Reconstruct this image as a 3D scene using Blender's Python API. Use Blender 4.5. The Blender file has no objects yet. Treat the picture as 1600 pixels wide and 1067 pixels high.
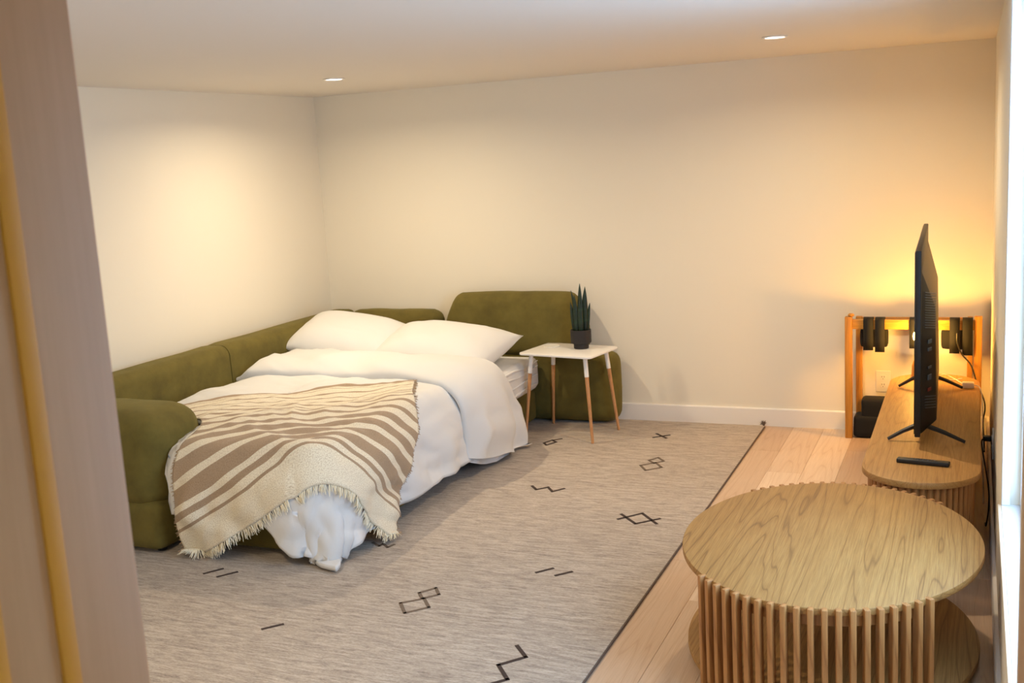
import bpy, bmesh, math, random
from mathutils import Vector, Matrix, noise
random.seed(7)
SC = bpy.context.scene
COL = SC.collection
PI = math.pi

# ------------------------------------------------------------------ camera
YAW, PITCH, ROLL = math.radians(-23.504), math.radians(-9.808), math.radians(-3.298)
CAM = Vector((4.401, -6.787, 1.8))
fwd = Vector((math.sin(YAW)*math.cos(PITCH), math.cos(YAW)*math.cos(PITCH), math.sin(PITCH)))
rgt = Vector((math.cos(YAW), -math.sin(YAW), 0)); upv = rgt.cross(fwd)
R_ = rgt*math.cos(ROLL) + upv*math.sin(ROLL); U_ = upv*math.cos(ROLL) - rgt*math.sin(ROLL)
cd = bpy.data.cameras.new('camera'); cam = bpy.data.objects.new('camera', cd); COL.objects.link(cam)
cd.sensor_width = 36; cd.lens = 1684.08*36/1600; cd.clip_start = 0.02
cam.matrix_world = Matrix(((R_.x, U_.x, -fwd.x, CAM.x), (R_.y, U_.y, -fwd.y, CAM.y), (R_.z, U_.z, -fwd.z, CAM.z), (0, 0, 0, 1)))
cd.dof.use_dof = True; cd.dof.focus_distance = 4.2; cd.dof.aperture_fstop = 10
SC.camera = cam

# ------------------------------------------------------------------ world: pale overcast daylight
w = bpy.data.worlds.new('daylight'); SC.world = w; w.use_nodes = True
bg = w.node_tree.nodes['Background']; bg.inputs[0].default_value = (0.43, 0.67, 1.0, 1); bg.inputs[1].default_value = 13.0

# ------------------------------------------------------------------ exposure
vs = SC.view_settings
vs.view_transform = 'Standard'; vs.look = 'None'; vs.exposure = -0.27; vs.gamma = 1; vs.use_curve_mapping = False
LAMP_W = 30.0            # watts of each recessed downlight
LAMP_COL = (1.0, 0.815, 0.56)
AMBER_E = 290.0           # emission of the amber lamp shade
AMBER_COL = (1.0, 0.50, 0.09)

W, C, YF = 4.497, 2.289, -6.0      # room width, ceiling height, front wall
WY0, WY1, WZ0, WZ1 = -4.45, -2.95, 0.54, 2.24   # window opening in the right wall
DX0, DX1, DZ = 3.625, 4.434, 2.06  # doorway in the front wall

# daylight portal in the window opening
pl = bpy.data.lights.new('window_portal', 'AREA'); pl.shape = 'RECTANGLE'; pl.size = WY1-WY0; pl.size_y = WZ1-WZ0
po = bpy.data.objects.new('window_portal', pl); COL.objects.link(po)
po.location = (W+0.16, (WY0+WY1)/2, (WZ0+WZ1)/2); po.rotation_euler = (PI/2, 0, PI/2)
pl.cycles.is_portal = True

# ------------------------------------------------------------------ materials
def s2l(c): return tuple(((x/255)/12.92 if x/255 <= .04045 else ((x/255+.055)/1.055)**2.4) for x in c) + (1,)
class Mat:
    def __init__(s, name, col, rough=0.6, metal=0, **kw):
        s.m = bpy.data.materials.new(name); s.m.use_nodes = True
        s.nt = s.m.node_tree; s.b = s.nt.nodes['Principled BSDF']
        s.col = s2l(col)
        s.b.inputs['Base Color'].default_value = s.col
        s.b.inputs['Roughness'].default_value = rough; s.b.inputs['Metallic'].default_value = metal
        for k, v in kw.items(): s.b.inputs[k.replace('_', ' ')].default_value = v
    def n(s, t, **kw):
        nd = s.nt.nodes.new(t)
        for k, v in kw.items():
            if hasattr(nd, k) and not k[0].isupper(): setattr(nd, k, v)
            else: nd.inputs[k.replace('_', ' ')].default_value = v
        return nd
    def l(s, a, b): s.nt.links.new(a, b)
    def coords(s, scale, kind='Object', rot=(0, 0, 0)):
        tc = s.n('ShaderNodeTexCoord'); mp = s.n('ShaderNodeMapping'); mp.inputs['Scale'].default_value = scale; mp.inputs['Rotation'].default_value = rot
        s.l(tc.outputs[kind], mp.inputs[0]); return mp.outputs[0]
    def noise(s, vec, scale=5, detail=4, rough=.55, dist=0):
        nn = s.n('ShaderNodeTexNoise', Scale=scale, Detail=detail, Roughness=rough, Distortion=dist); s.l(vec, nn.inputs['Vector']); return nn.outputs['Fac']
    def ramp(s, fac, stops, interp='LINEAR'):
        r = s.n('ShaderNodeValToRGB'); cr = r.color_ramp; cr.interpolation = interp
        while len(cr.elements) > 1: cr.elements.remove(cr.elements[-1])
        for i, (p, c) in enumerate(stops):
            e = cr.elements[0] if i == 0 else cr.elements.new(p)
            e.position = p; e.color = s2l(c) if len(c) == 3 else c
        s.l(fac, r.inputs[0]); return r.outputs[0]
    def mix(s, fac, a, b, mode='MIX'):
        m = s.n('ShaderNodeMix', data_type='RGBA', blend_type=mode)
        if isinstance(fac, (int, float)): m.inputs[0].default_value = fac
        else: s.l(fac, m.inputs[0])
        for v, i in ((a, 6), (b, 7)):
            if isinstance(v, tuple): m.inputs[i].default_value = v
            else: s.l(v, m.inputs[i])
        return m.outputs[2]
    def base(s, out): s.l(out, s.b.inputs['Base Color'])
    def bump(s, h, strength=.2, dist=.01):
        b = s.n('ShaderNodeBump', Strength=strength, Distance=dist); s.l(h, b.inputs['Height']); s.l(b.outputs[0], s.b.inputs['Normal'])

def plaster(name, col):
    m = Mat(name, col, .62); v = m.coords((1, 1, 1)); f = m.noise(v, 180, 3); m.bump(f, .06, .002); return m.m
M = {}
M['wall'] = plaster('warm_white_wall_paint', (236, 227, 208))
M['ceil'] = plaster('ceiling_paint', (226, 219, 210))
M['trim'] = Mat('white_trim_paint', (238, 232, 224), .4).m
def wood(name, c1, c2, c3, along='Y', scale=1.0, rough=.42, contrast=1.0):
    """c1 = growth-ring line, c2/c3 = ground tones"""
    m = Mat(name, c2, rough)
    st = {'Y': (1, .055, 1), 'X': (.055, 1, 1), 'Z': (1, 1, .055)}[along]
    st = tuple(x*scale for x in st)
    v = m.coords(st)
    big = m.noise(v, 7.0, 2, .45, .35)
    ww = m.n('ShaderNodeMath', operation='MULTIPLY'); m.l(big, ww.inputs[0]); ww.inputs[1].default_value = 26
    fr = m.n('ShaderNodeMath', operation='PINGPONG'); m.l(ww.outputs[0], fr.inputs[0]); fr.inputs[1].default_value = 1
    fine = m.noise(m.coords(tuple(x*(160 if x >= scale*.9 else 60) for x in st)), 1.6, 3, .7)
    a = m.ramp(fr.outputs[0], [(0, c1), (.16, c2), (1, c3)])
    g = m.ramp(fine, [(.3, (196, 186, 172)), (.6, (255, 255, 255))])
    m.base(m.mix(.7*contrast, a, g, 'MULTIPLY')); m.bump(fine, .10, .0015)
    return m
M['oak'] = wood('oak_veneer', (138, 98, 50), (168, 124, 66), (176, 133, 74), rough=.62).m
M['oakslat'] = wood('oak_slat_wood', (158, 106, 58), (180, 126, 72), (192, 140, 84), 'Z').m
M['oakstand'] = wood('oak_stand_veneer', (162, 112, 56), (178, 128, 66), (184, 136, 74), scale=1.2, rough=.5).m
M['pine'] = wood('golden_pine', (180, 118, 38), (196, 134, 48), (206, 146, 58), 'Z', 1.2).m
M['pinebar'] = wood('golden_pine_bar', (180, 118, 38), (196, 134, 48), (206, 146, 58), 'X', 1.2).m
M['beech'] = wood('beech_leg', (186, 130, 82), (200, 144, 94), (208, 154, 104), 'Z', 2).m
def floorwood():
    m = wood('pale_oak_floor', (214, 184, 156), (224, 198, 172), (228, 204, 180), rough=.38, contrast=.45)
    src = m.b.inputs['Base Color'].links[0].from_socket
    oi = m.n('ShaderNodeObjectInfo')
    t = m.ramp(oi.outputs['Random'], [(0, (220, 208, 196)), (.5, (242, 235, 228)), (1, (255, 255, 255))])
    m.base(m.mix(1.0, src, t, 'MULTIPLY')); return m.m
M['floor'] = floorwood()
M['gap'] = Mat('floor_joint', (176, 142, 112), .8).m
def velvet():
    m = Mat('olive_corduroy', (92, 84, 32), .9, Sheen_Weight=.35, Sheen_Roughness=.4)
    m.b.inputs['Sheen Tint'].default_value = s2l((170, 160, 90))
    v = m.coords((1, 1, 1)); f = m.noise(v, 7, 4, .6)
    m.base(m.ramp(f, [(.25, (84, 73, 24)), (.5, (100, 88, 33)), (.75, (112, 99, 42))]))
    f2 = m.noise(v, 420, 2); m.bump(f2, .25, .003); return m.m
M['velvet'] = velvet()
def linen(name, col, b=.12):
    m = Mat(name, col, .85, Sheen_Weight=.1); v = m.coords((1, 1, 1))
    f = m.noise(v, 700, 2); f2 = m.noise(v, 9, 4, .6)
    mm = m.n('ShaderNodeMath', operation='MULTIPLY_ADD'); m.l(f2, mm.inputs[0]); mm.inputs[1].default_value = 6; m.l(f, mm.inputs[2])
    m.bump(mm.outputs[0], b, .004); return m.m
M['duvet'] = linen('white_duvet_cotton', (219, 218, 216))
M['sheet'] = linen('white_fitted_sheet', (226, 224, 222))
M['pillow'] = linen('white_pillow_cotton', (222, 220, 216))
def rugmat():
    m = Mat('heathered_wool', (170, 152, 130), .95, Sheen_Weight=.15)
    a = m.noise(m.coords((6.5, 46, 10)), 1.3, 6, .78, .6)
    b = m.noise(m.coords((55, 170, 10)), 1.3, 3, .75)
    c = m.noise(m.coords((1, 1, 1)), 1.1, 3)
    k = m.mix(.4, m.ramp(a, [(.36, (122, 109, 98)), (.5, (178, 163, 146)), (.63, (212, 200, 184))]), m.ramp(b, [(.3, (112, 98, 88)), (.52, (182, 166, 150)), (.72, (214, 202, 186))]))
    m.base(m.mix(.35, k, m.ramp(c, [(.3, (205, 200, 195)), (.7, (255, 255, 255))]), 'MULTIPLY'))
    m.bump(m.noise(m.coords((90, 260, 90)), 1.5, 2), .5, .004); return m.m
M['rug'] = rugmat()
M['motif'] = Mat('dark_brown_wool', (62, 48, 42), .95).m
M['motif2'] = Mat('faded_brown_wool', (112, 96, 82), .95).m
M['cord'] = Mat('rug_binding', (96, 80, 70), .95).m
def throwmat():
    m = Mat('striped_woven_throw', (225, 208, 172), .95, Sheen_Weight=.2)
    tc = m.n('ShaderNodeTexCoord'); sep = m.n('ShaderNodeSeparateXYZ'); m.l(tc.outputs['UV'], sep.inputs[0])
    cr, br = (238, 228, 204), (172, 148, 120)
    bands = [(round(a*1.10, 4), round(b*1.10, 4)) for a, b in [(0, .022), (.036, .042), (.08, .09), (.132, .142), (.182, .194), (.236, .25), (.29, .308), (.35, .37), (.41, .432), (.47, .505), (.535, .575), (.602, .65), (.678, .728), (.752, .774), (.796, .808)]]
    st = []
    for a, b in bands: st += [(a, br), (b, cr)]
    base = m.ramp(sep.outputs[1], st, 'CONSTANT')
    wv = m.noise(m.coords((260, 340, 1), 'UV'), 1, 2, .6)
    heather = m.ramp(wv, [(.32, (210, 199, 184)), (.58, (255, 255, 255))])
    m.base(m.mix(.9, base, heather, 'MULTIPLY')); m.bump(wv, .5, .004); return m.m
M['throw'] = throwmat()
M['fringe'] = Mat('cream_yarn', (238, 228, 202), .95).m
M['fringe2'] = Mat('tan_yarn', (170, 146, 118), .95).m
M['blk'] = Mat('black_plastic', (20, 19, 19), .45).m
M['blkgloss'] = Mat('black_screen_glass', (8, 8, 9), .12).m
M['blkfab'] = Mat('black_webbing', (9, 8, 8), .85).m
M['port'] = Mat('port_metal', (96, 110, 126), .35, .6).m
M['portred'] = Mat('red_jack', (120, 40, 30), .4).m
M['whitemetal'] = Mat('white_powder_coat', (238, 234, 228), .4).m
M['whiteplastic'] = Mat('white_plastic', (238, 234, 226), .35).m
M['slot'] = Mat('dark_slot', (60, 52, 44), .6).m
M['pot'] = Mat('charcoal_ceramic', (38, 34, 34), .7).m
M['soil'] = Mat('tan_pebbles', (120, 92, 62), .95).m
def leafmat():
    m = Mat('dark_green_leaf', (22, 44, 32), .4); f = m.noise(m.coords((8, 8, 40)), 1.2, 3)
    m.base(m.ramp(f, [(.3, (14, 30, 22)), (.6, (26, 50, 36)), (.8, (40, 66, 46))])); return m.m
M['leaf'] = leafmat()
def jambmat():
    m = Mat('stained_door_jamb', (186, 150, 122), .5); f = m.noise(m.coords((60, 60, 3)), 1.4, 4, .6)
    m.base(m.ramp(f, [(.3, (204, 160, 118)), (.7, (212, 168, 126))])); return m.m
M['jamb'] = jambmat()
M['seal'] = Mat('amber_weather_seal', (226, 160, 52), .5).m
M['wframe'] = Mat('white_window_frame', (244, 244, 246), .35).m
M['sillwood'] = Mat('painted_window_casing', (226, 206, 178), .45).m
def glassmat():
    m = bpy.data.materials.new('window_glass'); m.use_nodes = True; nt = m.node_tree; nt.nodes.clear()
    o = nt.nodes.new('ShaderNodeOutputMaterial'); t = nt.nodes.new('ShaderNodeBsdfTransparent'); g = nt.nodes.new('ShaderNodeBsdfGlossy'); g.inputs['Roughness'].default_value = .02
    x = nt.nodes.new('ShaderNodeMixShader'); x.inputs[0].default_value = .06; t.inputs[0].default_value = (.95, .97, .98, 1)
    nt.links.new(t.outputs[0], x.inputs[1]); nt.links.new(g.outputs[0], x.inputs[2]); nt.links.new(x.outputs[0], o.inputs[0]); return m
M['glass'] = glassmat()
def emit(name, col, st):
    m = bpy.data.materials.new(name); m.use_nodes = True; b = m.node_tree.nodes['Principled BSDF']
    b.inputs['Base Color'].default_value = (.8, .8, .8, 1); b.inputs['Emission Color'].default_value = tuple(col)+(1,); b.inputs['Emission Strength'].default_value = st; return m
M['diff'] = emit('downlight_diffuser', (1, .9, .78), 14)
M['amber'] = emit('glowing_amber_shade', AMBER_COL, AMBER_E)

# ------------------------------------------------------------------ mesh helpers
def link(name, me, mat=None, parent=None, smooth=True):
    o = bpy.data.objects.new(name, me); COL.objects.link(o)
    if mat and not me.materials: me.materials.append(mat)
    if parent: o.parent = parent
    if smooth:
        for p in me.polygons: p.use_smooth = True
    return o
def finish(name, bm, mat, parent=None, smooth=True, angle=None):
    bmesh.ops.recalc_face_normals(bm, faces=bm.faces)
    me = bpy.data.meshes.new(name); bm.to_mesh(me); bm.free()
    o = link(name, me, mat, parent, smooth)
    if smooth and angle is not False: me.set_sharp_from_angle(angle=math.radians(angle or 40))
    return o
def thing(name, loc, label, cat, group=None, rz=0):
    o = bpy.data.objects.new(name, None); COL.objects.link(o); o.location = loc; o.rotation_euler.z = rz; o.empty_display_size = .1
    return tag(o, label, cat, group)
def tag(o, label, cat, group=None):
    o['label'] = label; o['category'] = cat
    if group: o['group'] = group
    return o
def struct(o): o['kind'] = 'structure'; return o
def keep(o, root):       # parent in place
    o.parent = root; o.matrix_parent_inverse = Matrix.LocRotScale(root.location, root.rotation_euler, (1, 1, 1)).inverted(); return o
def add_box(bm, x0, x1, y0, y1, z0, z1, bev=0, seg=2):
    b2 = bmesh.new(); bmesh.ops.create_cube(b2, size=1)
    for v in b2.verts: v.co = Vector(((x0+x1)/2+v.co.x*(x1-x0), (y0+y1)/2+v.co.y*(y1-y0), (z0+z1)/2+v.co.z*(z1-z0)))
    if bev: bmesh.ops.bevel(b2, geom=b2.edges[:], offset=bev, segments=seg, affect='EDGES', profile=.5)
    me = bpy.data.meshes.new('t'); b2.to_mesh(me); b2.free(); bm.from_mesh(me); bpy.data.meshes.remove(me)
def box(name, x0, x1, y0, y1, z0, z1, mat, parent=None, bev=0, seg=2, smooth=True):
    bm = bmesh.new(); add_box(bm, x0, x1, y0, y1, z0, z1, bev, seg); return finish(name, bm, mat, parent, smooth)
def add_tube(bm, pts, rad, seg=8, cap=True):
    pts = [Vector(p) for p in pts]; rings = []; n = len(pts); prev = None
    for i, p in enumerate(pts):
        t = (pts[min(i+1, n-1)] - pts[max(i-1, 0)]).normalized()
        a = prev if prev is not None else (Vector((0, 0, 1)) if abs(t.z) < .9 else Vector((1, 0, 0)))
        x = (a - t*a.dot(t)).normalized(); prev = x; y = t.cross(x)
        r = rad[i] if isinstance(rad, (list, tuple)) else rad
        rings.append([bm.verts.new(p + x*r*math.cos(2*PI*k/seg) + y*r*math.sin(2*PI*k/seg)) for k in range(seg)])
    for a, b in zip(rings, rings[1:]):
        for k in range(seg): bm.faces.new((a[k], a[(k+1) % seg], b[(k+1) % seg], b[k]))
    if cap: bm.faces.new(rings[0][::-1]); bm.faces.new(rings[-1])
def tube(name, pts, rad, mat, parent=None, seg=8):
    bm = bmesh.new(); add_tube(bm, pts, rad, seg); return finish(name, bm, mat, parent)
def smoothline(pts, n=8):
    pts = [Vector(p) for p in pts]; P = [2*pts[0]-pts[1]] + pts + [2*pts[-1]-pts[-2]]; out = []
    for i in range(1, len(P)-2):
        for k in range(n):
            t = k/n; a, b, c, d = P[i-1:i+3]
            out.append(.5*((2*b) + (c-a)*t + (2*a-5*b+4*c-d)*t*t + (3*b-a-3*c+d)*t**3))
    return out + [pts[-1]]
def add_lathe(bm, prof, seg=32, ctr=(0, 0, 0)):
    rings = [[bm.verts.new((ctr[0]+r*math.cos(2*PI*k/seg), ctr[1]+r*math.sin(2*PI*k/seg), ctr[2]+z)) for k in range(seg)] for r, z in prof]
    for a, b in zip(rings, rings[1:]):
        for k in range(seg): bm.faces.new((a[k], a[(k+1) % seg], b[(k+1) % seg], b[k]))
    bm.faces.new(rings[0][::-1]); bm.faces.new(rings[-1])
def lathe(name, prof, mat, parent=None, seg=32, ctr=(0, 0, 0)):
    bm = bmesh.new(); add_lathe(bm, prof, seg, ctr); return finish(name, bm, mat, parent)
def add_prism(bm, pts, z0, z1, bev=0, seg=2):
    b2 = bmesh.new(); f = b2.faces.new([b2.verts.new((x, y, z0)) for x, y in pts])
    r = bmesh.ops.extrude_face_region(b2, geom=[f])
    for v in [g for g in r['geom'] if isinstance(g, bmesh.types.BMVert)]: v.co.z = z1
    if bev:
        bmesh.ops.recalc_face_normals(b2, faces=b2.faces)
        es = [e for e in b2.edges if abs(e.verts[0].co.z-e.verts[1].co.z) < 1e-6]
        bmesh.ops.bevel(b2, geom=es, offset=bev, segments=seg, affect='EDGES', profile=.5)
    me = bpy.data.meshes.new('t'); b2.to_mesh(me); b2.free(); bm.from_mesh(me); bpy.data.meshes.remove(me)
def prism(name, pts, z0, z1, mat, parent=None, bev=0, seg=2):
    bm = bmesh.new(); add_prism(bm, pts, z0, z1, bev, seg); return finish(name, bm, mat, parent)
def cushion(name, x0, x1, y0, y1, z0, z1, r, mat, parent=None, puff=.012, n=14, amp=.006, shape=None):
    """soft rounded box: a subdivided cube whose surface is pulled to a rounded-box distance field"""
    bm = bmesh.new(); bmesh.ops.create_cube(bm, size=2); bmesh.ops.subdivide_edges(bm, edges=bm.edges[:], cuts=n, use_grid_fill=True)
    c = Vector(((x0+x1)/2, (y0+y1)/2, (z0+z1)/2)); h = Vector(((x1-x0)/2, (y1-y0)/2, (z1-z0)/2))
    rr = min(r, min(h)*.98)
    for v in bm.verts:
        # spread the grid so that corners get enough cuts
        p = Vector([h[i]*math.sin(v.co[i]*PI/2) if abs(v.co[i]) < 1 else h[i]*v.co[i] for i in range(3)])
        q = Vector([max(-h[i]+rr, min(h[i]-rr, p[i])) for i in range(3)])
        d = p-q; d = d.normalized() if d.length > 1e-9 else Vector((0, 0, 1))
        f = 1
        for i in range(3): f *= 1-.75*(abs(q[i])/max(h[i]-rr, 1e-4))**2 if h[i]-rr > 1e-3 and abs(d[i]) < .9 else 1
        v.co = c + q + d*(rr + puff*f + amp*noise.noise((c+p)*6))
        if shape: v.co = shape(v.co)
    return finish(name, bm, mat, parent, angle=False)
def ss(a, b, x):
    t = max(0, min(1, (x-a)/(b-a))) if b != a else float(x > a); return t*t*(3-2*t)
def grid(name, fn, nu, nv, mat, parent=None, thick=0, uv=True):
    vs_ = []; fs = []; uvs = []
    for j in range(nv+1):
        for i in range(nu+1): vs_.append(tuple(fn(i/nu, j/nv))); uvs.append((i/nu, j/nv))
    for j in range(nv):
        for i in range(nu): a = j*(nu+1)+i; fs.append((a, a+1, a+nu+2, a+nu+1))
    me = bpy.data.meshes.new(name); me.from_pydata(vs_, [], fs)
    ul = me.uv_layers.new(name='UVMap')
    for lp in me.loops: ul.data[lp.index].uv = uvs[lp.vertex_index]
    o = link(name, me, mat, parent)
    if thick: md = o.modifiers.new('thickness', 'SOLIDIFY'); md.thickness = thick; md.offset = -1
    return o
def dup(o, parent=None):
    c = o.copy(); COL.objects.link(c)
    if parent: c.parent = parent
    return c

# ------------------------------------------------------------------ room shell
T = .15
struct(box('wall_back', -T, W+T, 0, T, -.1, C+.1, M['wall'], smooth=False))
struct(box('wall_left', -T, 0, YF-T, 0, -.1, C+.1, M['wall'], smooth=False))
bm = bmesh.new()
add_box(bm, W, W+T, WY1, 0, -.1, C+.1); add_box(bm, W, W+T, YF-T, WY0, -.1, C+.1)
add_box(bm, W, W+T, WY0, WY1, -.1, WZ0); add_box(bm, W, W+T, WY0, WY1, WZ1, C+.1)
struct(finish('wall_right', bm, M['wall'], smooth=False))
bm = bmesh.new()
add_box(bm, 0, DX0-.02, YF-T, YF, -.1, C+.1); add_box(bm, DX1+.02, W, YF-T, YF, -.1, C+.1); add_box(bm, DX0-.02, DX1+.02, YF-T, YF, DZ+.02, C+.1)
struct(finish('wall_front', bm, M['wall'], smooth=False))
struct(box('ceiling', -T, W+T, YF-T, T, C, C+.12, M['ceil'], smooth=False))
# hallway behind the doorway
HX0, HX1, HY = 2.9, 5.1, -8.3
struct(box('wall_hall_left', HX0-.1, HX0, HY, YF-T, -.1, C+.1, M['wall'], smooth=False))
struct(box('wall_hall_right', HX1, HX1+.1, HY, YF-T, -.1, C+.1, M['wall'], smooth=False))
struct(box('wall_hall_end', HX0-.1, HX1+.1, HY-.1, HY, -.1, C+.1, M['wall'], smooth=False))
struct(box('ceiling_hall', HX0-.1, HX1+.1, HY-.1, YF-T, C, C+.1, M['ceil'], smooth=False))
struct(box('floor_hall', HX0-.1, HX1+.1, HY-.1, YF, -.1, 0, M['floor'], smooth=False))

# floor with separate planks running from the door to the back wall
floor = struct(box('floor', 0, W, YF, 0, -.1, -.012, M['gap'], smooth=False))
PWID = .187; nx = int(W/PWID)+1; cache = {}
for i in range(nx):
    x0 = i*PWID; x1 = min(W, x0+PWID); y = YF - random.uniform(0, 1.4)
    while y < 0:
        L = random.choice((1.2, 1.5, 1.8)); ya, yb = max(y, YF), min(y+L, 0); y += L
        if yb-ya < .06: continue
        key = (round(x1-x0, 4), round(yb-ya, 3))
        if key not in cache:
            bm = bmesh.new(); add_box(bm, -(x1-x0)/2+.0004, (x1-x0)/2-.0004, -(yb-ya)/2+.0004, (yb-ya)/2-.0004, -.012, 0, .0008, 1)
            o = finish('plank', bm, M['floor'], floor, smooth=False); cache[key] = o.data
        else:
            o = bpy.data.objects.new('plank', cache[key]); COL.objects.link(o); o.parent = floor
        o.location = ((x0+x1)/2, (ya+yb)/2, 0)

def baseboard(name, pts):
    """profile 11.5 cm high with an eased top edge, run between two floor points; second value = inward normal"""
    (ax, ay), (bx, by), (nx_, ny_) = pts
    prof = [(0, 0), (.015, 0), (.015, .109), (.011, .115), (0, .116)]
    bm = bmesh.new(); r = []
    for px, py in ((ax, ay), (bx, by)): r.append([bm.verts.new((px+nx_*d, py+ny_*d, z)) for d, z in prof])
    for k in range(len(prof)): bm.faces.new((r[0][k], r[0][(k+1) % 5], r[1][(k+1) % 5], r[1][k]))
    bm.faces.new(r[0]); bm.faces.new(r[1][::-1])
    return struct(finish(name, bm, M['trim'], smooth=False))
baseboard('baseboard_back', ((0, 0), (W, 0), (0, -1)))
baseboard('baseboard_left', ((0, YF), (0, -.016), (1, 0)))
baseboard('baseboard_right', ((W, YF), (W, -.016), (-1, 0)))
baseboard('baseboard_front', ((.016, YF), (DX0-.10, YF), (0, 1)))

# window in the right wall: liner, sash, centre mullion, glass, sill
win = struct(box('window_1', W+.001, W+.058, WY0, WY1, WZ0-.012, WZ0+.006, M['wframe'], bev=.002))
def wpart(name, *a, mat='wframe', bev=.004):
    return box(name, *a, M[mat], win, bev)
wpart('sill_lip', W-.010, W+.001, WY0-.02, WY1+.004, WZ0-.016, WZ0+.004, mat='sillwood', bev=.002)
wpart('window_liner', W+.001, W+.028, WY1-.016, WY1, WZ0+.006, WZ1)
wpart('window_liner', W+.001, W+.028, WY0, WY0+.016, WZ0+.006, WZ1)
wpart('window_liner', W+.001, W+.028, WY0+.016, WY1-.016, WZ1-.016, WZ1)
F0, F1 = W+.058, W+.105
wpart('sash_stile', F0, F1, WY1-.035, WY1, WZ0, WZ1); wpart('sash_stile', F0, F1, WY0, WY0+.035, WZ0, WZ1)
wpart('sash_stile', F0, F1, -3.73, -3.67, WZ0+.05, WZ1-.05)
wpart('sash_rail', F0, F1, WY0+.035, WY1-.035, WZ0, WZ0+.05); wpart('sash_rail', F0, F1, WY0+.035, WY1-.035, WZ1-.05, WZ1)
box('pane', W+.080, W+.086, WY0+.03, -3.725, WZ0+.045, WZ1-.045, M['glass'], win, smooth=False)
box('pane', W+.080, W+.086, -3.675, WY1-.03, WZ0+.045, WZ1-.045, M['glass'], win, smooth=False)

# doorway: jambs with seal strips
door = struct(box('door_1', DX0-.018, DX0, YF-.24, YF+.012, 0, DZ, M['jamb'], bev=.002))
box('jamb', DX1, DX1+.018, YF-.24, YF+.012, 0, DZ, M['jamb'], door, .002)
box('head_jamb', DX0-.018, DX1+.018, YF-.24, YF+.012, DZ, DZ+.018, M['jamb'], door, .002)
box('casing', DX0-.085, DX0-.018, YF, YF+.012, 0, DZ+.08, M['jamb'], door, .002)
box('seal_strip', DX0-.002, DX0+.004, YF-.098, YF-.078, .005, DZ, M['seal'], door, .001)
box('seal_strip', DX0-.002, DX0+.004, YF-.175, YF-.155, .005, DZ, M['seal'], door, .001)

# ------------------------------------------------------------------ recessed ceiling lights, plus one added fill
def downlight(x, y, label, power=1.0):
    t = thing('recessed_light', (x, y, C), label, 'ceiling light', 'recessed ceiling lights')
    lathe('trim_ring', [(.047, -.001), (.062, -.001), (.064, -.004), (.060, -.007), (.050, -.007), (.047, -.004)], M['whitemetal'], t, 32)
    lathe('diffuser', [(.048, -.001), (.048, -.004), (.03, -.0045)], M['diff'], t, 32)
    ld = bpy.data.lights.new('downlight', 'AREA'); ld.shape = 'DISK'; ld.size = .09; ld.energy = LAMP_W*power; ld.color = LAMP_COL; ld.spread = math.radians(162)
    lo = bpy.data.objects.new('downlight_glow', ld); COL.objects.link(lo); lo.parent = t; lo.location = (0, 0, -.012)
downlight(.998, -1.31, 'small round recessed ceiling light above the bed, left of the two in view', .93)
downlight(3.503, -1.338, 'small round recessed ceiling light above the television end, right of the two in view', .85)
downlight(2.1, -4.75, 'added fill light, shaped like a recessed ceiling light, unseen above the near end of the rug', .95)  # added fill lamp out of view, brightens the near end of the rug

# ------------------------------------------------------------------ rug
RX0, RX1, RY0, RY1 = .42, 3.19, -4.5, -.05
rug = tag(box('area_rug', RX0, RX1, RY0, RY1, 0, .012, M['rug'], bev=.004), 'large heathered beige wool rug with dark tribal motifs under the bed', 'rug')
tube('binding_cord', [(RX1+.002, RY1-.01, .006), (RX1+.002, RY0+.01, .006)], .0042, M['cord'], rug)
tube('binding_cord', [(RX0+.01, RY1, .006), (RX1-.01, RY1, .006)], .005, M['cord'], rug)
MOTIFS = [
('cross', [[(2.575, -0.463), (2.659, -0.389)], [(2.572, -0.373), (2.657, -0.463)]]),
('faded', [[(2.666, -1.061), (2.736, -0.991), (2.793, -1.074), (2.721, -1.149), (2.666, -1.061)], [(2.685, -0.953), (2.723, -0.889), (2.773, -0.952), (2.73, -1.006), (2.685, -0.953)]]),
('hook', [[(1.94, -0.719), (1.968, -0.645), (2.009, -0.686), (1.974, -0.764), (1.94, -0.719)], [(1.971, -0.653), (2.015, -0.603)]]),
('zigzag', [[(2.197, -1.558), (2.244, -1.614), (2.292, -1.561), (2.342, -1.627), (2.386, -1.564)]]),
('diamond', [[(2.815, -1.963), (2.905, -1.852)], [(2.808, -1.888), (2.916, -2.006)], [(2.916, -2.006), (3.01, -1.908)], [(2.905, -1.852), (3.014, -1.982)]]),
('dashes', [[(2.677, -2.702), (2.729, -2.639)], [(2.77, -2.712), (2.822, -2.654)]]),
('faded', [[(1.776, -2.557), (1.831, -2.591), (1.834, -2.56), (1.88, -2.596), (1.891, -2.554)]]),
('dashes', [[(1.215, -3.105), (1.262, -3.033)], [(1.302, -3.12), (1.353, -3.048)]]),
('dash', [[(1.838, -3.525), (1.891, -3.465)]]),
('faded', [[(2.254, -3.152), (2.328, -3.085), (2.388, -3.158), (2.319, -3.235), (2.254, -3.152)], [(2.28, -3.037), (2.325, -2.972), (2.369, -3.03), (2.321, -3.087), (2.28, -3.037)]]),
('zigzag', [[(2.868, -3.378), (2.934, -3.453), (2.863, -3.538), (2.936, -3.627), (2.883, -3.686)]]),
]
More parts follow.
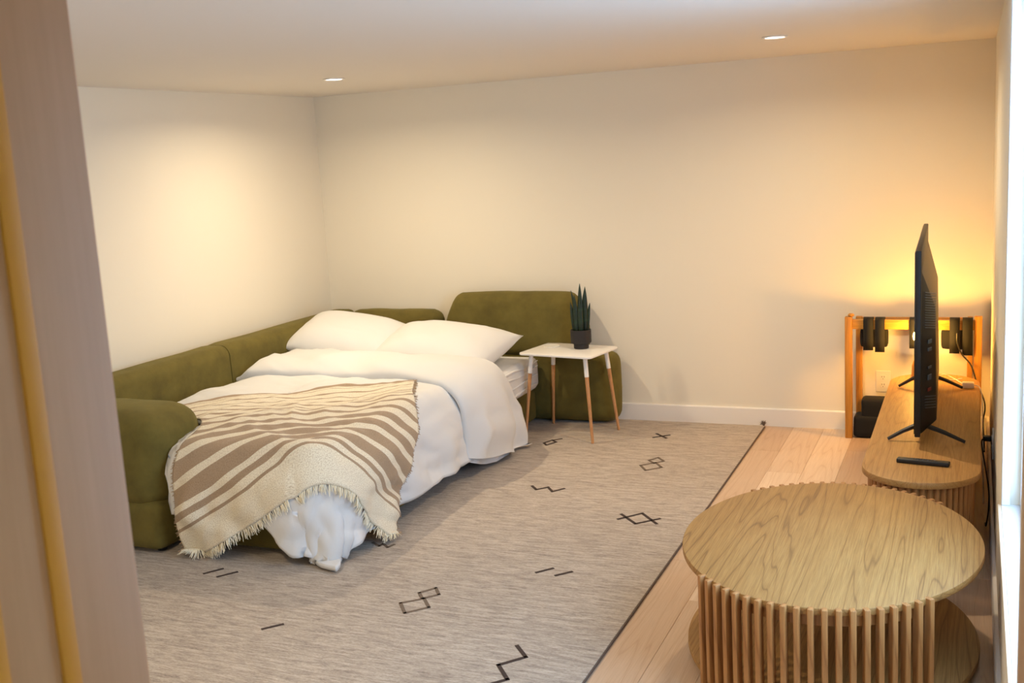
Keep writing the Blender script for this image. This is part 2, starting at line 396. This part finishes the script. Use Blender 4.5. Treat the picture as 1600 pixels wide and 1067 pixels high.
for nm, lines in MOTIFS:
    bm = bmesh.new(); hw = .0075 if nm != 'faded' else .007
    for ln in lines:
        for (ax, ay), (bx, by) in zip(ln, ln[1:]):
            d = Vector((bx-ax, by-ay)); L = d.length; d.normalize(); p = Vector((-d.y, d.x))*hw; e = d*hw*.7
            a, b = Vector((ax, ay))-e, Vector((bx, by))+e
            add_prism(bm, [tuple(a+p), tuple(a-p), tuple(b-p), tuple(b+p)], .0105, .0138)
    finish('woven_motif', bm, M['motif2' if nm == 'faded' else 'motif'], rug, smooth=False)
bm = bmesh.new(); rr = random.Random(3)
for k in range(16):
    a = rr.uniform(0, PI); d = Vector((math.cos(a)*.6, abs(math.sin(a))*.35, 0)) * rr.uniform(.02, .045)
    s = Vector((RX1-.004, RY1-.006, .010)); add_tube(bm, [s, s+d*.5+Vector((0, 0, rr.uniform(.01, .03))), s+d+Vector((0, 0, rr.uniform(.0, .035)))], [.004, .003, .0015], 5)
finish('corner_tassel', bm, M['cord'], rug)

# ------------------------------------------------------------------ sofa bed
sofa = thing('sofa_bed', (0, 0, 0), 'olive green corduroy corner sofa bed, pulled out, along the left and back walls', 'sofa')
V = M['velvet']
# seat/bed box, kept clear of the arm
prism('bed_base', [(.24, -.24), (1.70, -.24), (1.70, -2.82), (.93, -2.82), (.93, -2.5), (.24, -2.5)], .035, .25, V, sofa, .025, 3)
# backrest along the left wall, two sections
def backrest(y0, y1):
    prof = [(.022, .05), (.235, .05), (.24, .40), (.235, .66)]
    prof += [(.165+.07*math.cos(a), .69+.067*math.sin(a)) for a in [PI/2*k/8 for k in range(9)]] + [(.085+.06*math.cos(a), .69+.067*math.sin(a)) for a in [PI/2+PI/2*k/8 for k in range(9)]]
    bm = bmesh.new(); n = 24; rings = []
    for k in range(n+1):
        t = k/n; y = y0+(y1-y0)*t; e = .006*(1 if k in (0, n) else 0)
        rings.append([bm.verts.new((min(.24, x+.004*noise.noise(Vector((x*5, y*4, z*5)))-e*.5), y, z-(e if z > .6 else 0)+.004*noise.noise(Vector((y*3, z, 2))))) for x, z in prof])
    for a, b in zip(rings, rings[1:]):
        for k in range(len(prof)): bm.faces.new((a[k], a[(k+1) % len(prof)], b[(k+1) % len(prof)], b[k]))
    bm.faces.new(rings[0][::-1]); bm.faces.new(rings[-1]); finish('backrest', bm, V, sofa)
backrest(-1.522, -.03); backrest(-2.96, -1.528)
# corner cushion and the raised headrest along the back wall
cushion('back_cushion', .245, .985, -.235, -.025, .05, .765, .085, V, sofa, .006, 14)
def lean(v):
    t = (v.z-.45)/.44; e = ss(.45, 1, t)*.07*abs((v.x-1.545)/.515)**3; v.x += (e if v.x < 1.545 else -e); v.y += .02*t; return v
cushion('headrest_cushion', 1.03, 2.06, -.235, -.045, .45, .885, .085, V, sofa, .012, 16, .006, lean)
cushion('end_block', 1.0, 2.265, -.225, -.02, .018, .495, .085, V, sofa, .006, 16)
# front arm: tall rounded upper over a base
def armshape(v):
    return v
cushion('armrest', .03, .872, -2.985, -2.54, .20, .692, .14, V, sofa, .01, 18, .006, armshape)
cushion('arm_base', .03, .868, -2.98, -2.545, .03, .27, .05, V, sofa, .004, 12, .003)
for (x, y) in ((.12, -2.9), (.80, -2.9), (.80, -2.62), (1.6, -.4), (1.6, -2.7), (1.02, -2.7)):
    lathe('foot', [(.022, 0), (.026, .05)], M['blk'], sofa, 12, (x, y, .001 if x < RX0 else .013))

# mattress
mat_ = tag(prism('mattress', [(.26, -.255), (1.735, -.255), (1.745, -.30), (1.745, -2.80), (1.72, -2.845), (.94, -2.845), (.935, -2.51), (.26, -2.51)], .252, .474, M['sheet'], None, .05, 4), 'thick mattress in a white fitted sheet, bare at the head end', 'mattress')
bm = bmesh.new()
for zz, yy in ((.30, 0), (.355, .3), (.41, .9), (.45, 1.4)):
    pts = [(1.749+.006*math.sin(k*.9+yy), -.30-.075*k, zz+.010*math.sin(k*.8+yy*2)) for k in range(11)]
    add_tube(bm, smoothline(pts, 4), [.003+.005*math.sin(PI*i/40) for i in range(41)], 8)
finish('sheet_crease', bm, M['sheet'], mat_)

# ---- draping of cloth over the mattress edge
X1, Y1, RC, RE, ZT = 1.745, -2.88, .14, .10, .478
def drape(x, y, off=0.0, flare=.06, wav=0.0, seed=0.0, floor_z=.02):
    dx = max(0, x-(X1-RC)); dy = max(0, (Y1+RC)-y); d = math.hypot(dx, dy)
    if d < 1e-9: return Vector((x, y, ZT+off)), 0
    n = Vector((dx/d, -dy/d, 0)); core = Vector((min(x, X1-RC), max(y, Y1+RC), 0))
    flat = RC-RE; q = RE+off
    if d < flat: h, v = d, 0
    else:
        a = (d-flat)/(RE+off*.5)
        if a < PI/2: h, v = flat+q*math.sin(a), q*(1-math.cos(a))
        else: v = q+(d-flat-(RE+off*.5)*PI/2); h = flat+q+flare*(v-q)
    hang = ss(.02, .35, v)
    if wav:
        s = noise.noise(Vector((x*4.2+seed, y*4.2, seed)))
        h += wav*hang*(s+.35*noise.noise(Vector((x*10, y*10+seed, 3))))
    z = ZT+off-v
    if z < floor_z: h += (floor_z-z)*.55; z = floor_z+.004*(1+noise.noise(Vector((x*9, y*9, 1))))
    return core+n*h+Vector((0, 0, z)), v
def ridges(p, ax, ay, f, s=0):     # soft directional creases
    t = p.x*ax+p.y*ay; return 1-abs(noise.noise(Vector((t*f+noise.noise(p*1.7)*1.2, (p.x*ay-p.y*ax)*f*.28, s))))*2

# duvet: the lower sheet
def duvet_xy(u, v):
    x = .245+u*(2.085+.06*ss(.5, 1, v)-.245)
    yb = -.95+.06*math.sin(x*3)
    yf = -2.545 + (-3.125+2.545)*ss(.855, .915, x) - .15*ss(1.42, 1.60, x)
    return x, yb+(yf-yb)*v
def bedcloth(x, y, off):
    p0 = Vector((x, y, 0))
    p, dv = drape(x, y, off, .04, .045, 2.0, off-.005)
    top = 1-ss(0, .06, dv)
    soft = .030*noise.noise(p0*2.3)+.020*ridges(p0, .5, .85, 3.0, 1)+.009*ridges(p0, -.8, .5, 7, 4)+.004*ridges(p0, .2, .95, 14, 6)
    p.z += top*(soft+.015)*ss(.245, .4, x)
    if dv > 0 and p.z > .05:
        n = Vector((1, 0, 0)) if x > X1-RC else Vector((0, -1, 0))
        p += n*(.016*ridges(p0, .75, -.65, 5, 9)+.010*ridges(p0, .95, -.3, 11, 3))*ss(.03, .2, dv)
    if x < .9: p.z += -.03*ss(.35, .25, x)
    return p, dv
def duvet_fn(u, v):
    x, y = duvet_xy(u, v); p, dv = bedcloth(x, y, .028); p.z = max(p.z, .018+.022*0); return p
duvet = tag(grid('duvet', duvet_fn, 130, 130, M['duvet'], None, .022), 'white cotton duvet spread over the bed and hanging down its right side', 'duvet')
# turned-back upper end of the duvet, a puffy band across the bed
def fold_fn(u, v):
    # u along x and over the side, v round a closed flattened tube
    x = .25+u*(2.10+.09*(math.cos(2*PI*v)+1)-.25)
    dv0 = max(0, x-X1)
    yc = -1.20+.05*math.sin(x*2.3)-.02*x; hw = .30+.035*math.sin(x*3.1+1)-.02*ss(1.7, 2.2, x)
    a = 2*PI*v; ca, sa = math.cos(a), math.sin(a)
    yy = yc+hw*(abs(ca)**.8)*(1 if ca > 0 else -1)
    th = (.080-.028*ss(1.4, 1.9, x))*(ss(0, .05, u)*.9+.1)*(1-.5*ss(.9, 1, u))
    q = Vector((x, yy, 0))
    off = .05+th*.5+th*.72*(abs(sa)**.7)*(1 if sa > 0 else -1)
    if sa > 0: off += .026*noise.noise(q*3.2)+.024*ridges(q, .15, 1, 3.4, 7)*(1-abs(ca))+.008*ridges(q, .3, 1, 9, 2)
    off = max(off, .044)
    p, dv = drape(x, yy, off, .10, .045, 2.0)
    if dv > .05:
        k = ss(.05, .4, dv); p.y += .16*k*(1 if yy > yc else .35); p.x += .02*k*math.sin(yy*24)
    if p.z < .035: p.z = .035
    return p
fold = grid('turned_back_edge', fold_fn, 110, 44, M['duvet'], duvet)

# pillows
def pillow(name, w_, d_, t_, loc, rot, label, seed):
    def f(side):
        def g(u, v):
            a, b = u*2-1, v*2-1
            x = a*w_/2*(1-.05*(1-abs(b))**1.0*abs(a)**2*0-.045*(1-b*b)*a*a); y = b*d_/2*(1-.055*(1-a*a)*b*b)
            e = max(0, (1-abs(a)**3.2)*(1-abs(b)**3.2)); h = t_/2*e**.68
            h *= 1+.13*noise.noise(Vector((a*1.6+seed, b*1.6, side)))
            h += .008*e*ridges(Vector((a, b, seed)), .6, .8, 2.6, seed)
            return Vector((x, y, side*h))
        return g
    bm = bmesh.new(); n = 34
    for side in (1, -1):
        fn = f(side); vs_ = [[bm.verts.new(fn(i/n, j/n)) for i in range(n+1)] for j in range(n+1)]
        for j in range(n):
            for i in range(n): bm.faces.new((vs_[j][i], vs_[j][i+1], vs_[j+1][i+1], vs_[j+1][i]))
    bmesh.ops.remove_doubles(bm, verts=bm.verts, dist=.0008)
    o = finish(name, bm, M['pillow'], angle=False); o.location = loc; o.rotation_euler = rot
    return tag(o, label, 'pillow', 'bed pillows')
pillow('pillow', .82, .54, .27, (.58, -.66, .640), (.27, .16, .08), 'white pillow in the corner of the bed, left and behind the other', 1)
pillow('pillow', .92, .56, .26, (1.245, -.68, .597), (.25, .04, -.12), 'white pillow leaning on the raised green headrest, right of the other', 5)

# throw blanket laid cornerwise over the foot of the bed
LEFT = smoothline([(.38, -2.29, 0), (.58, -2.46, 0), (.78, -2.53, 0), (.91, -2.67, 0), (.96, -2.98, 0), (.995, -3.37, 0)], 12)
RIGHT = smoothline([(1.50, -1.53, 0), (1.69, -1.91, 0), (1.87, -2.16, 0), (2.05, -2.33, 0), (2.21, -2.51, 0)], 12)
def along(P, t):
    cum = [0]
    for a, b in zip(P, P[1:]): cum.append(cum[-1]+(b-a).length)
    d = t*cum[-1]
    for i in range(len(P)-1):
        if d <= cum[i+1]+1e-9: return P[i].lerp(P[i+1], (d-cum[i])/(cum[i+1]-cum[i]))
    return P[-1]
def throw_fn(u, v, extra=.0):
    a, b = along(LEFT, v), along(RIGHT, v); q = a.lerp(b, u)
    q = q + Vector((.05, -.06, 0))*math.sin(PI*u)*(v-.15)*.9
    p0 = Vector((q.x, q.y, 0))
    p, dv = bedcloth(q.x, q.y, .054+extra)
    k = ss(.02, .15, dv)
    p.z += .003*(1-k)*(1+noise.noise(p0*12))
    if dv > 0:
        n = Vector((1, 0, 0)) if q.x > X1-RC else Vector((0, -1, 0))
        p += n*(.010*(1+noise.noise(Vector((p0.x*5, p0.y*5, 8)))))*k
    return p
throw = tag(grid('throw_blanket', throw_fn, 120, 120, M['throw'], None, .006), 'cream and brown striped fringed throw laid cornerwise over the foot of the bed', 'blanket')
bm = bmesh.new(); rr = random.Random(5)
for k in range(520):
    u = rr.random(); p = throw_fn(u, 1.0); q = throw_fn(u, .965); d = (p-q).normalized(); L = rr.uniform(.025, .05)
    e = p+d*L+Vector((rr.uniform(-1, 1), rr.uniform(-1, 1), rr.uniform(-1, 1)))*.009
    e.z = max(e.z, .018); p.z = max(p.z, .02); m = (p+e)/2+Vector((rr.uniform(-1, 1), rr.uniform(-1, 1), 0))*.004
    add_tube(bm, [p-d*.004, m, e], [.0022, .0018, .0009], 4, False)
fr = finish('hem_fringe', bm, M['fringe'], throw); fr['kind'] = 'stuff'
bm = bmesh.new()
for k in range(420):
    side = 1 if k < 300 else 0; v = rr.random() if side else rr.uniform(.62, 1); p = throw_fn(side, v); q = throw_fn(.97 if side else .03, v); d = (p-q).normalized(); L = rr.uniform(.008, .02)
    e = p+d*L+Vector((rr.uniform(-1, 1), rr.uniform(-1, 1), rr.uniform(-1, 1)))*.006; e.z = max(e.z, .02)
    add_tube(bm, [p-d*.004, e], [.0022, .0012], 4, False)
fr = finish('side_fringe', bm, M['fringe2'], throw); fr['kind'] = 'stuff'

# ------------------------------------------------------------------ side table, plant, coaster
TZ = .56
st = thing('side_table', (2.035, -.455, .012), 'small white side table on splayed wooden legs beside the bed', 'table', rz=math.radians(-10))
def rrect(hx, hy, r, n=6):
    out = []
    for cx_, cy_, a0 in ((hx-r, hy-r, 0), (-hx+r, hy-r, PI/2), (-hx+r, -hy+r, PI), (hx-r, -hy+r, 1.5*PI)):
        out += [(cx_+r*math.cos(a0+PI/2*k/n), cy_+r*math.sin(a0+PI/2*k/n)) for k in range(n+1)]
    return out
prism('table_top', rrect(.262, .195, .035), TZ-.012-.014, TZ-.012, M['whitemetal'], st, .004)
for sx in (-1, 1):
    for sy in (-1, 1):
        a = Vector((sx*.195, sy*.135, TZ-.026)); b = Vector((sx*.245, sy*.175, .001)); c = a.lerp(b, .23)
        lg = tube('leg', [c+(a-c)*.15, c, b], [.0125, .0125, .0085], M['beech'], st, 14)
        tube('leg_sleeve', [a, c], .0138, M['whitemetal'], lg, 14)
plant = thing('potted_plant', (2.104, -.40, TZ), 'dark green snake plant in a stepped charcoal pot on the white side table', 'plant')
lathe('pot', [(.046, .0005), (.048, .004), (.048, .030), (.063, .036), (.066, .042), (.066, .120), (.063, .122), (.060, .120), (.058, .104)], M['pot'], plant, 36)
bm = bmesh.new(); add_lathe(bm, [(.001, .103), (.0575, .103), (.0575, .107), (.001, .111)], 24)
for k in range(26):
    a, r = rr.uniform(0, 2*PI), rr.uniform(0, .05); b2 = bmesh.ops.create_icosphere(bm, subdivisions=1, radius=rr.uniform(.005, .009), matrix=Matrix.Translation((r*math.cos(a), r*math.sin(a), .109)))
finish('soil', bm, M['soil'], plant)
def leaf(x, y, h, w_, ang, lx, ly, curl=0):
    bm = bmesh.new(); n = 12; rows = []
    ux, uy = math.cos(ang), math.sin(ang)
    for i in range(n+1):
        t = i/n; wd = w_*(.62+.38*math.sin(min(1, t*2)*PI/2))*(1-t**3.2)+.0012
        cx_, cy_ = x+lx*t**1.6, y+ly*t**1.6; z = .106+h*t; row = []
        for s, dep in ((-1, 0), (-.45, -.35), (0, -.5), (.45, -.35), (1, 0)):
            row.append(bm.verts.new((cx_+ux*s*wd-uy*dep*wd*.5, cy_+uy*s*wd+ux*dep*wd*.5, z)))
        rows.append(row)
    for a, b in zip(rows, rows[1:]):
        for k in range(4): bm.faces.new((a[k], a[k+1], b[k+1], b[k]))
    o = finish('leaf', bm, M['leaf'], plant); md = o.modifiers.new('thickness', 'SOLIDIFY'); md.thickness = .003
for a in ((.002, -.004, .31, .021, -.25, .006, 0), (.030, -.002, .29, .021, .15, .012, 0), (-.022, .010, .265, .012, .5, -.036, 0), (-.022, -.015, .24, .019, .1, -.004, -.006),
          (.044, .004, .185, .014, -.2, .024, 0), (-.044, .002, .19, .014, .3, -.018, 0), (.010, -.022, .20, .020, .0, .0, -.008), (.018, .02, .24, .017, .6, .0, .01)): leaf(*a)
co = lathe('coaster', [(.05, 0), (.054, .001), (.054, .005), (.050, .006), (.047, .0045)], M['whiteplastic'], None, 32, (0, 0, 0)); co.location = (1.885, -.36, TZ+.0004)
tag(co, 'thin white round charging disc lying on the side table', 'charger')

# ------------------------------------------------------------------ television stand
SZ = .43; SX, SHW = 4.209, .232; SY0, SY1 = -2.40, -.29
def stadium(cx_, y0, y1, r, n=20):
    out = [(cx_+r*math.cos(a), y1-r+r*math.sin(a)) for a in [PI*k/n for k in range(n+1)]]
    return out+[(cx_+r*math.cos(a), y0+r+r*math.sin(a)) for a in [PI+PI*k/n for k in range(n+1)]]
tvs = thing('tv_stand', (SX, (SY0+SY1)/2, 0), 'long oak media console with rounded ends and fluted sides', 'media console')
keep(prism('top', stadium(SX, SY0, SY1, SHW, 28), SZ-.028, SZ, M['oakstand'], None, .004), tvs)
keep(prism('carcass', stadium(SX, SY0+.035, SY1-.035, SHW-.035, 24), .03, SZ-.028, M['oakstand']), tvs)
keep(prism('plinth', stadium(SX, SY0+.06, SY1-.06, SHW-.06, 20), .0, .03, M['slot']), tvs)
rS = SHW-.035; straight = (SY1-SY0-.07)-2*rS; per = 2*straight+2*PI*rS; ns = int(per/.0265)
bm = bmesh.new(); pts = [(.0115*math.cos(a), .012*math.sin(a)) for a in [PI*k/6 for k in range(7)]]
add_prism(bm, pts, .032, SZ-.029)
sl0 = None
for k in range(ns):
    s = per*k/ns
    if s < straight: x, y, a = SX+rS, SY0+.035+rS+s, 0
    elif s < straight+PI*rS: a = (s-straight)/rS; x, y = SX+rS*math.cos(a), SY1-.035-rS+rS*math.sin(a)
    elif s < 2*straight+PI*rS: x, y, a = SX-rS, SY1-.035-rS-(s-straight-PI*rS), PI
    else: a = PI+(s-2*straight-PI*rS)/rS; x, y = SX+rS*math.cos(a), SY0+.035+rS+rS*math.sin(a)
    if sl0 is None: sl0 = o = finish('slat', bm, M['oakslat'])
    else: o = dup(sl0)
    o.location = (x, y, 0); o.rotation_euler.z = a-PI/2; keep(o, tvs)

# ------------------------------------------------------------------ television
tv = thing('television', (4.17, -1.17, SZ), 'large flat black television seen edge-on, standing on the oak console', 'television')
ang = math.radians(1.1)
tv.rotation_euler.z = ang
YN, YFAR = -.73, .73      # local along y
box('panel', -.012, .012, YN, YFAR, .05, .87, M['blk'], tv, .004)
box('screen', -.0155, -.012, YN+.008, YFAR-.008, .062, .862, M['blkgloss'], tv, .001)
# rear housing with sloped flanks
bm = bmesh.new()
outer = [(.012, -.70, .055), (.012, .70, .055), (.012, .70, .78), (.012, -.70, .78)]
inner = [(.076, -.55, .085), (.076, .55, .085), (.066, .52, .60), (.066, -.52, .60)]
A_ = [bm.verts.new(p) for p in outer]; B_ = [bm.verts.new(p) for p in inner]
bm.faces.new(B_); bm.faces.new(A_[::-1])
for k in range(4): bm.faces.new((A_[k], A_[(k+1) % 4], B_[(k+1) % 4], B_[k]))
bmesh.ops.bevel(bm, geom=[e for e in bm.edges], offset=.006, segments=2, affect='EDGES', profile=.5)
house = finish('rear_housing', bm, M['blk'], tv)
def flank(t, z):      # point on the near sloped flank; t 0..1 from panel to housing back
    y = -.70+t*.155; x = .012+.062*t; return x, y, z
bm = bmesh.new()
for k in range(15):
    z = .53+.011*k; a, b = flank(.15, z), flank(.85, z-.02)
    add_tube(bm, [Vector(a)+Vector((.004, -.003, 0)), Vector(b)+Vector((.004, -.003, 0))], .0022, 5)
for k in range(5):
    z = .17+.013*k; a, b = flank(.2, z), flank(.9, z-.02); add_tube(bm, [Vector(a)+Vector((.004, -.003, 0)), Vector(b)+Vector((.004, -.003, 0))], .0022, 5)
finish('vent_ribs', bm, M['port'], tv)['kind'] = 'stuff'
for z, h, mt in ((.46, .012, 'port'), (.425, .010, 'port'), (.345, .008, 'port'), (.30, .016, 'port'), (.245, .010, 'portred')):
    x, y, _ = flank(.5, z); bm = bmesh.new(); add_box(bm, -.018, .018, -.002, .002, -h*.75, h*.75, .001, 1); o = finish('port', bm, M[mt], tv); o.location = (x+.003, y-.003, z); o.rotation_euler.z = math.atan2(.155, .062)
for y in (-.60, .50):
    bm = bmesh.new()
    for s, e in ((-1, -.128), (1, .195)):
        p0, p1 = Vector((.012+s*.012, y, .075)), Vector((e, y-.02, .0085))
        add_tube(bm, [p0, p0.lerp(p1, .5)+Vector((0, 0, .004)), p1], [.012, .010, .0075], 6)
    finish('stand_foot', bm, M['blk'], tv)

# remote control
rem = thing('remote_control', (4.218, -2.135, SZ), 'slim black remote control lying at the near end of the oak console', 'remote', rz=math.radians(-9))
box('body', -.105, .105, -.019, .019, .0003, .019, M['blk'], rem, .005, 3)
bm = bmesh.new(); add_lathe(bm, [(.0035, 0), (.003, .0015)], 10); b0 = finish('button', bm, M['port'], rem); b0.location = (-.03, .004, .0188)
for (x, y) in ((-.02, -.006), (-.012, .005), (0, -.004), (.008, .006), (.02, -.005), (.032, .003), (.045, 0), (-.045, 0)):
    o = dup(b0, rem); o.location = (x, y, .0188)

# ------------------------------------------------------------------ amber table lamp behind the television
lamp = thing('table_lamp', (4.132, -.372, SZ), 'small table lamp with a glowing amber globe, hidden behind the television', 'lamp')
lathe('lamp_base', [(.048, .0005), (.050, .006), (.048, .06), (.040, .085), (.022, .115), (.018, .185)], M['pine'], lamp, 28)
lathe('globe_shade', [(.014, .186)]+[(.043*math.cos(a), .229+.043*math.sin(a)) for a in [math.radians(-68+158*k/12) for k in range(12)]]+[(.002, .272)], M['amber'], lamp, 28)

# ------------------------------------------------------------------ pine folding frame behind the console
fr_ = thing('folded_frame', (4.07, -.14, 0), 'folded golden pine frame with black straps, leaning behind the console', 'wooden frame')
def fbox(name, *a, mat='pine', bev=.004): return keep(box(name, *a, M[mat], None, bev), fr_)
fbox('post', 3.700, 3.742, -.215, -.175, .0, .742); fbox('post', 3.748, 3.785, -.060, -.022, .0, .720)
fbox('post', 4.408, 4.450, -.215, -.175, .0, .748); fbox('post', 4.372, 4.402, -.060, -.022, .0, .720)
fbox('top_bar', 3.742, 4.408, -.210, -.178, .668, .726, mat='pinebar'); fbox('top_bar', 3.785, 4.372, -.056, -.026, .664, .715, mat='pinebar')
bm = bmesh.new(); add_lathe(bm, [(.010, 0), (.018, .004), (.020, .010), (.012, .018)], 14); o = finish('wing_nut', bm, M['pine']); o.location = (3.735, -.195, .742); keep(o, fr_)
def strap(x0, x1, zb, yf=-.219, flare=0, yb=-.165):
    prof = [(yf, zb), (yf-.002, .60), (yf, .722), (yf+.010, .733), (yb-.01, .733), (yb, .722), (yb, zb+.05)]
    bm = bmesh.new(); r = []
    for x, s in ((x0, -1), (x1, 1)): r.append([bm.verts.new((x+s*flare*(1 if i in (0, 6) else 0), y, z)) for i, (y, z) in enumerate(prof)])
    for k in range(len(prof)-1): bm.faces.new((r[0][k], r[0][k+1], r[1][k+1], r[1][k]))
    o = finish('strap', bm, M['blkfab']); md = o.modifiers.new('thickness', 'SOLIDIFY'); md.thickness = .005; md.offset = 1; keep(o, fr_)
for a in ((3.806, 3.862, .545), (3.872, 3.926, .535), (4.062, 4.115, .56), (4.278, 4.332, .535), (4.346, 4.402, .525)): strap(*a)
for x0, x1, z0 in ((3.782, 3.94, .55), (4.232, 4.40, .545), (4.06, 4.10, .58)):
    keep(cushion('strap_pad', x0, x1, -.17, -.115, z0, .668, .02, M['blkfab'], None, .003, 6, .003), fr_)
bg_ = thing('black_bag', (3.86, -.15, 0), 'black fabric case standing inside the pine frame on the floor', 'case')
keep(cushion('case_body', 3.747, 4.39, -.205, -.064, .005, .135, .02, M['blkfab'], None, .004, 8, .003), bg_)
keep(cushion('case_flap', 3.792, 4.36, -.19, -.066, .08, .236, .015, M['blkfab'], None, .003, 8, .003), bg_)

# ------------------------------------------------------------------ outlets, plugs, cables
def outlet(name, loc, rz, label):
    t = thing(name, loc, label, 'outlet', rz=rz)
    prism_pts = rrect(.043, .066, .005, 3); bm = bmesh.new(); add_prism(bm, prism_pts, 0, .006, .002, 1)
    bmesh.ops.rotate(bm, verts=bm.verts, cent=(0, 0, 0), matrix=Matrix.Rotation(PI/2, 3, 'X')); finish('cover_plate', bm, M['whiteplastic'], t)
    for z in (.024, -.024):
        bm = bmesh.new(); add_prism(bm, rrect(.018, .016, .006, 3), .006, .0085, .001, 1); bmesh.ops.rotate(bm, verts=bm.verts, cent=(0, 0, 0), matrix=Matrix.Rotation(PI/2, 3, 'X'))
        f = finish('receptacle', bm, M['whiteplastic'], t); f.location = (0, 0, z)
        bm = bmesh.new()
        for x in (-.0065, .0065): add_box(bm, x-.0013, x+.0013, -.0092, -.0075, .001, .010)
        add_box(bm, -.002, .002, -.0092, -.0075, -.010, -.006); finish('slot', bm, M['slot'], f, smooth=False)
    return t
outlet('wall_outlet', (3.902, 0, .312), 0, 'white double wall outlet behind the console, framed by the pine posts')
outlet('wall_outlet', (2.165, 0, .345), 0, 'white double wall outlet half hidden behind the green sofa end')
outlet('wall_outlet', (W, -1.50, .36), -PI/2, 'white double wall outlet on the right wall with a black plug')
pg = thing('power_plug', (W-.012, -1.50, .384), 'black power plug in the right wall outlet with its dangling cord', 'plug')
keep(box('plug_body', W-.045, W-.0105, -1.515, -1.485, .372, .396, M['blk'], None, .004), pg)
keep(tube('plug_cord', smoothline([(W-.04, -1.50, .384), (W-.05, -1.53, .36), (W-.022, -1.70, .22), (W-.02, -1.80, .15), (W-.028, -1.72, .04), (W-.03, -1.6, .008)], 8), .0035, M['blk'], None), pg)
tag(tube('black_cable', smoothline([(4.318, -.236, .655), (4.32, -.24, .60), (4.345, -.235, .535), (4.395, -.24, .47), (4.425, -.27, .38), (4.462, -.33, .30), (4.470, -.37, .25), (4.462, -.35, .17), (4.470, -.3, .02), (4.470, -.38, .006)], 8), .0042, M['blk']), 'black lamp cable looping down behind the far end of the console', 'cable')
wc = thing('white_cable', (4.36, -.60, SZ), 'thin white charging cable with a plug on the far end of the console', 'cable')
keep(tube('cord', smoothline([(4.36, -.62, .442), (4.335, -.52, .436), (4.30, -.43, .436), (4.25, -.42, .452), (4.22, -.46, .434), (4.25, -.50, .436), (4.31, -.47, .434), (4.35, -.44, .436)], 8), .0028, M['whiteplastic'], None), wc)
keep(box('plug', 4.352, 4.412, -.668, -.625, SZ+.0005, SZ+.032, M['whiteplastic'], None, .006), wc)
keep(tube('trailing_cord', smoothline([(4.405, -.645, .448), (4.440, -.68, .440), (4.452, -.75, .38), (4.456, -.9, .25), (4.458, -1.1, .12), (4.46, -1.2, .02), (4.46, -1.3, .004)], 6), .0028, M['whiteplastic'], None), wc)

# ------------------------------------------------------------------ coffee table
CTX, CTY, CA, CB, CZ = 3.945, -3.03, .505, .625, .41
ct = thing('coffee_table', (CTX, CTY, 0), 'oval oak coffee table with slatted curved sides in the right foreground', 'table')
def oval(a, b, n=96): return [(a*math.sin(2*PI*k/n), -b*math.cos(2*PI*k/n)) for k in range(n)][::-1]
prism('table_top', oval(CA, CB), CZ-.024, CZ, M['oak'], ct, .004)
prism('shelf', oval(CA-.01, CB-.01), .035, .058, M['oak'], ct, .004)
for s in (-1, 1):
    for x in (-.28, .28): lathe('foot', [(.022, .0005), (.025, .035)], M['slot'], ct, 14, (x, s*.36, 0))
THS = [math.radians(-43+86*k/19) for k in range(20)]
bm = bmesh.new(); add_box(bm, -.0095, .0095, -.016, .012, .028, CZ+.001, .004, 2); sl = None
for s in (1, -1):
    for th in THS:
        x, y = (CA+.002)*math.sin(th), -(CB+.002)*math.cos(th)
        nx_, ny_ = math.sin(th)/CA, -math.cos(th)/CB
        if sl is None: sl = o = finish('slat', bm, M['oakslat'], ct)
        else: o = dup(sl, ct)
        o.location = (x, s*y, 0); o.rotation_euler.z = math.atan2(s*ny_, nx_)+PI/2
    for z0, z1 in ((CZ-.06, CZ-.025), (.059, .085)):
        ins = [((CA-.012)*math.sin(t), s*-(CB-.012)*math.cos(t)) for t in THS]; inn = [((CA-.03)*math.sin(t), s*-(CB-.03)*math.cos(t)) for t in THS]
        prism('curved_rail', ins+inn[::-1], z0, z1, M['oakslat'], ct)
